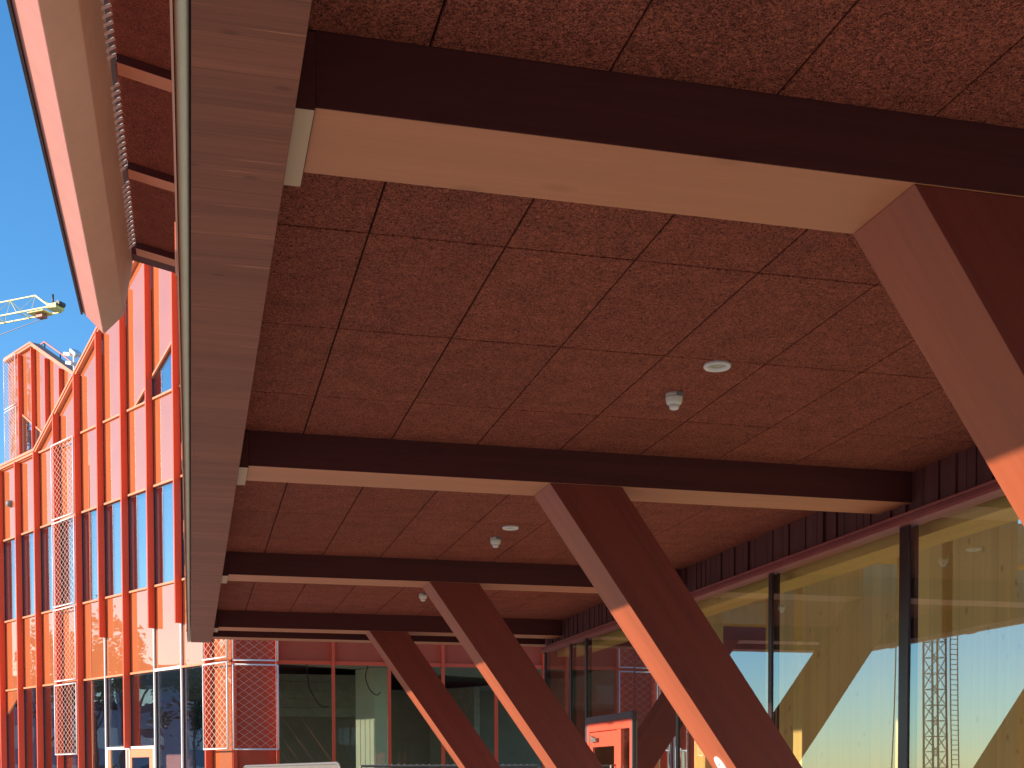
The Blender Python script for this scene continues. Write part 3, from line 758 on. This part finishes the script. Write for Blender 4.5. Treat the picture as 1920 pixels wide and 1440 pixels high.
# ------------------------------------------------------------------ site fences
def fence(label, A_, B_, h, rounded):
    A_ = Vector(A_); B_ = Vector(B_); r_ = root('site_fence', label, 'fence', tuple((A_+B_)/2), 'site fence panels before the court')
    d = (B_-A_); L = d.length; d.normalize(); P = lambda s_, z: A_+d*s_+Vector((0, 0, z))
    m = MB(); R_ = .22 if rounded else .02
    pts = [P(0, .12), P(0, h-R_)]+[P(R_-R_*cos(a*pi/12), h-R_+R_*sin(a*pi/12)) for a in range(1, 7)]
    pts += [P(L-R_+R_*sin(a*pi/12), h-R_+R_*cos(a*pi/12)) for a in range(0, 7)]+[P(L, .12)]
    m.tube(pts, .021, 8); m.tube([P(0, .14), P(L, .14)], .018, 6); m.build('tube_frame', M_GALV, r_)
    m = MB()
    nb = int(L/(.045 if rounded else .11))
    for k in range(1, nb):
        s_ = L*k/nb
        e = max(0, R_-min(s_, L-s_)); top = h-R_+sqrt(max(0, R_*R_-e*e)) if rounded else h+.035
        m.tube([P(s_, .14), P(s_, top)], .0055 if rounded else .005, 4)
    for z in ((h*.5,) if rounded else (h-.05, h*.75, h*.5, h*.25)): m.tube([P(0, z), P(L, z)], .006, 4)
    m.build('bars', M_GALV, r_)
    for s_ in (.1, L-.1):
        m = MB(); m.box(P(s_, 0).x-.12, P(s_, 0).x+.12, P(s_, 0).y-.35, P(s_, 0).y+.35, .005, .13); m.build('foot_block', M_CONC, r_, .02)
fence('steel barrier with close bars and rounded top corners below the mesh corner', (.90, 23.1, 0), (2.02, 17.6, 0), 1.80, True)
fence('welded mesh site fence standing behind the rearmost slanted posts', (2.9, 22.4, 0), (6.10, 22.2, 0), 1.80, False)

# ------------------------------------------------------------------ tower crane, jib tip showing at left
TIP = Vector((-8.1, 90, 32.6)); JD = Vector((-.792, .61, 0)).normalized(); JQ = Vector((JD.y, -JD.x, 0))
cr = root('tower_crane', 'yellow lattice jib of a tower crane reaching in from the left edge', 'crane', tuple(TIP+JD*33-Vector((0, 0, 32.6))))
J = lambda s_, q_, h_: TIP+JD*s_+JQ*q_+Vector((0, 0, h_))
m = MB(); LJ = 37
for q_ in (-.55, .55): m.bar(J(.3, q_, 0), J(LJ, q_, 0), .08)
m.bar(J(2.0, 0, 1.15), J(LJ, 0, 1.15), .07)
for q_ in (-.55, .55): m.bar(J(.4, q_*.6, .05), J(2.0, 0, 1.15), .09)
s_ = 2.0
while s_ < LJ-2:
    for q_ in (-.55, .55):
        m.bar(J(s_, 0, 1.15), J(s_+1.1, q_, 0), .022); m.bar(J(s_+1.1, q_, 0), J(s_+2.2, 0, 1.15), .035)
    m.bar(J(s_+1.1, -.55, 0), J(s_+1.1, .55, 0), .035); m.bar(J(s_, -.55, 0), J(s_+1.1, .55, 0), .03)
    s_ += 2.2
m.build('jib', M_YELLOW, cr)
m = MB(); m.box(-.3, .5, -.4, .4, -.05, .28, lambda x, y, z: J(x+.2, y, z)); m.box(.9, 2.3, -.5, .5, -.14, -.05, lambda x, y, z: J(x, y, z)); m.build('tip_platform', M_YELLOW, cr, .02)
m = MB(); m.tube([J(-.15, -.3, .28), J(-.15, .3, .28)], .16, 14); m.tube([J(.5, 0, .3), J(.5, 0, 1.0)], .07, 6); m.build('pulley', M_STEELD, cr)
m = MB(); m.box(1.2, 1.8, -.25, .25, -.42, -.141, lambda x, y, z: J(x, y, z)); m.build('hook_trolley', plain('rust_red_paint', (.45, .13, .08), .5), cr, .03)
m = MB(); m.tube([J(1.4, .1, -.4), J(9, .1, -1.5)], .025, 5); m.build('rope', M_STEELD, cr)
base = TIP+JD*33; base.z = 0
def lattice(m, c, wd, h, step):
    for a in (-1, 1):
        for b in (-1, 1): m.bar((c.x+a*wd/2, c.y+b*wd/2, 0), (c.x+a*wd/2, c.y+b*wd/2, h), .11)
    z = 0; fl_ = 1
    while z < h-step+.01:
        for (a, b) in (((-1, -1), (1, -1)), ((1, -1), (1, 1)), ((1, 1), (-1, 1)), ((-1, 1), (-1, -1))):
            p_ = (c.x+a[0]*wd/2, c.y+a[1]*wd/2); q_ = (c.x+b[0]*wd/2, c.y+b[1]*wd/2)
            if fl_ > 0: m.bar((*p_, z), (*q_, z+step), .05)
            else: m.bar((*q_, z), (*p_, z+step), .05)
            m.bar((*p_, z), (*q_, z), .05)
        z += step; fl_ = -fl_
m = MB(); lattice(m, base, 1.8, 32, 2.0); m.build('tower', M_YELLOW, cr)
m = MB(); m.bar(J(34, 0, 0), J(33.5, 0, 6), .4); m.bar(J(LJ-.5, .5, .2), J(49, .5, .2), .3); m.bar(J(LJ-.5, -.5, .2), J(49, -.5, .2), .3); m.bar(J(33.5, 0, 6), J(14, 0, 1.2), .08); m.bar(J(33.5, 0, 6), J(48, 0, .4), .08); m.build('counter_jib', M_YELLOW, cr)
m = MB(); m.box(46, 48.5, -.9, .9, -1.6, .2, lambda x, y, z: J(x, y, z)); m.build('counterweight', M_CONC, cr)
m = MB(); m.box(31.2, 32.6, .95, 2.2, -1.6, .5, lambda x, y, z: J(x, y, z)); m.build('cab', M_WHITE, cr, .05)

# lattice mast seen mirrored in the glass front
lm = root('lattice_mast', 'grey lattice mast with ladders mirrored in the right hand glass pane', 'mast', (-40.2, 80, 0))
m = MB(); lattice(m, Vector((-40.2, 80, 0)), 1.1, 34, 1.1); m.build('mast', M_GALV, lm)
m = MB()
for dx in (-1.35, -.75): m.bar((-40.2+dx, 79.2, 0), (-40.2+dx, 79.2, 26), .06)
for k in range(74): m.bar((-41.55, 79.2, .3+.35*k), (-40.95, 79.2, .3+.35*k), .05)
m.build('ladder', M_STEELD, lm)
for dx in (2.1, 3.4):
    m = MB(); m.bar((-40.2+dx, 80, 0), (-40.2+dx*.8, 80, 30), .06); m.build('guy_rope', M_STEELD, lm)

# ------------------------------------------------------------------ town across the site, seen only in reflections
M_TOWN = plain('grey_render', (.34, .38, .46), .8); M_TOWN2 = plain('dark_brick', (.14, .10, .09), .8)
def block(label, az, dist, wd, dp, h, mat, floors):
    a = radians(az); c = Vector((-sin(a)*dist, cos(a)*dist, 0))
    ax = Vector((cos(a), sin(a), 0)); ay = Vector((-sin(a), cos(a), 0))
    r_ = root('apartment_block', label, 'building', tuple(c), 'blocks across the site')
    P = lambda x, y, z: c+ax*x+ay*y+Vector((0, 0, z))
    m = MB(); m.box(-wd/2, wd/2, 0, dp, 0, h, P); wl = m.build('wall', mat, r_)
    m = MB(); m.box(-wd/2-.3, wd/2+.3, -.3, dp+.3, h+.001, h+.4, P); m.box(-wd*.2, wd*.1, 1, 4, h+.4, h+2.0, P); m.build('roof', M_ROOF, r_)
    for fz in range(floors):
        z = 1+fz*h/floors
        x = -wd/2+1.2
        while x < wd/2-2:
            m = MB(); m.box(x, x+1.9, -.06, -.001, z, z+1.6, P); m.build('window', M_GLASS_L if random.random() < .5 else M_WHITE, r_)
            x += 3.4
block('wide dark brick block added out of view behind the photographer, facing the court', 180, 46, 90, 10, 13.0, M_TOWN2, 4)  # unseen block added to darken court glass reflections and shade the beam fronts
block('low grey block mirrored in the lower panes of the finned front', 41, 97, 24, 10, 8.8, M_TOWN, 3)
block('taller dark brick block standing left of the low grey block', 55, 90, 20, 10, 13.5, M_TOWN2, 4)
block('long grey block farthest to the left across the site', 68, 100, 30, 10, 11.5, M_TOWN, 4)
g = G('dark_leaves'); oi = g.n('ObjectInfo'); v = g.noise(g.coord(), .8, 3)
g.l(g.ramp(v, [(.3, (.05, .065, .03)), (.7, (.10, .12, .05))]), g.b.inputs['Base Color']); g.b.inputs['Roughness'].default_value = .7
M_LEAF = g.m; M_BARK = plain('grey_bark', (.12, .09, .07), .9)
for az, dist, h in ((38.3, 88, 13.6), (37.1, 90, 14.4), (35.9, 87, 12.4), (34.9, 90, 12.9), (43.3, 88, 15.0), (44.9, 90, 13.2), (40.6, 84, 9.6)):
    a = radians(az); c = Vector((-sin(a)*dist, cos(a)*dist, 0))
    t_ = root('tree', 'dark leafy tree across the site, mirrored in the glossy panels of the finned front', 'tree', tuple(c), 'trees across the site')
    m = MB()
    for k in range(6):
        z0, z1 = h*.11*k, h*.11*(k+1); m.bar(c+Vector((.05*k, .03*k, z0)), c+Vector((.05*k+.05, .03*k+.03, z1+.02)), .42-.05*k)
    for k in range(6):
        b_ = random.uniform(0, 2*pi); m.bar(c+Vector((.1, .1, h*(.28+.06*k))), c+Vector((1.4*cos(b_), 1.4*sin(b_), h*(.45+.07*k))), .1)
    m.build('trunk', M_BARK, t_)
    m = MB()
    cl = [(random.gauss(0, .95), random.gauss(0, .95), h*random.uniform(.55, .93), random.uniform(.5, 1.15)) for k in range(24)]
    for (x, y, z, rr) in cl:
        sh = 1.0 if z < h*.7 else .55
        for k in range(60):
            p_ = c+Vector((x*sh, y*sh, z))+Vector((random.gauss(0, rr*.5), random.gauss(0, rr*.5), random.gauss(0, rr*.5)))
            a_ = Vector((random.gauss(0, 1), random.gauss(0, 1), random.gauss(0, 1))).normalized(); x_, y_ = frame(a_); q_ = random.uniform(.12, .24)
            m.face([p_-x_*q_, p_+y_*q_*.6, p_+x_*q_, p_-y_*q_*.6])
    m.build('crown', M_LEAF, t_)
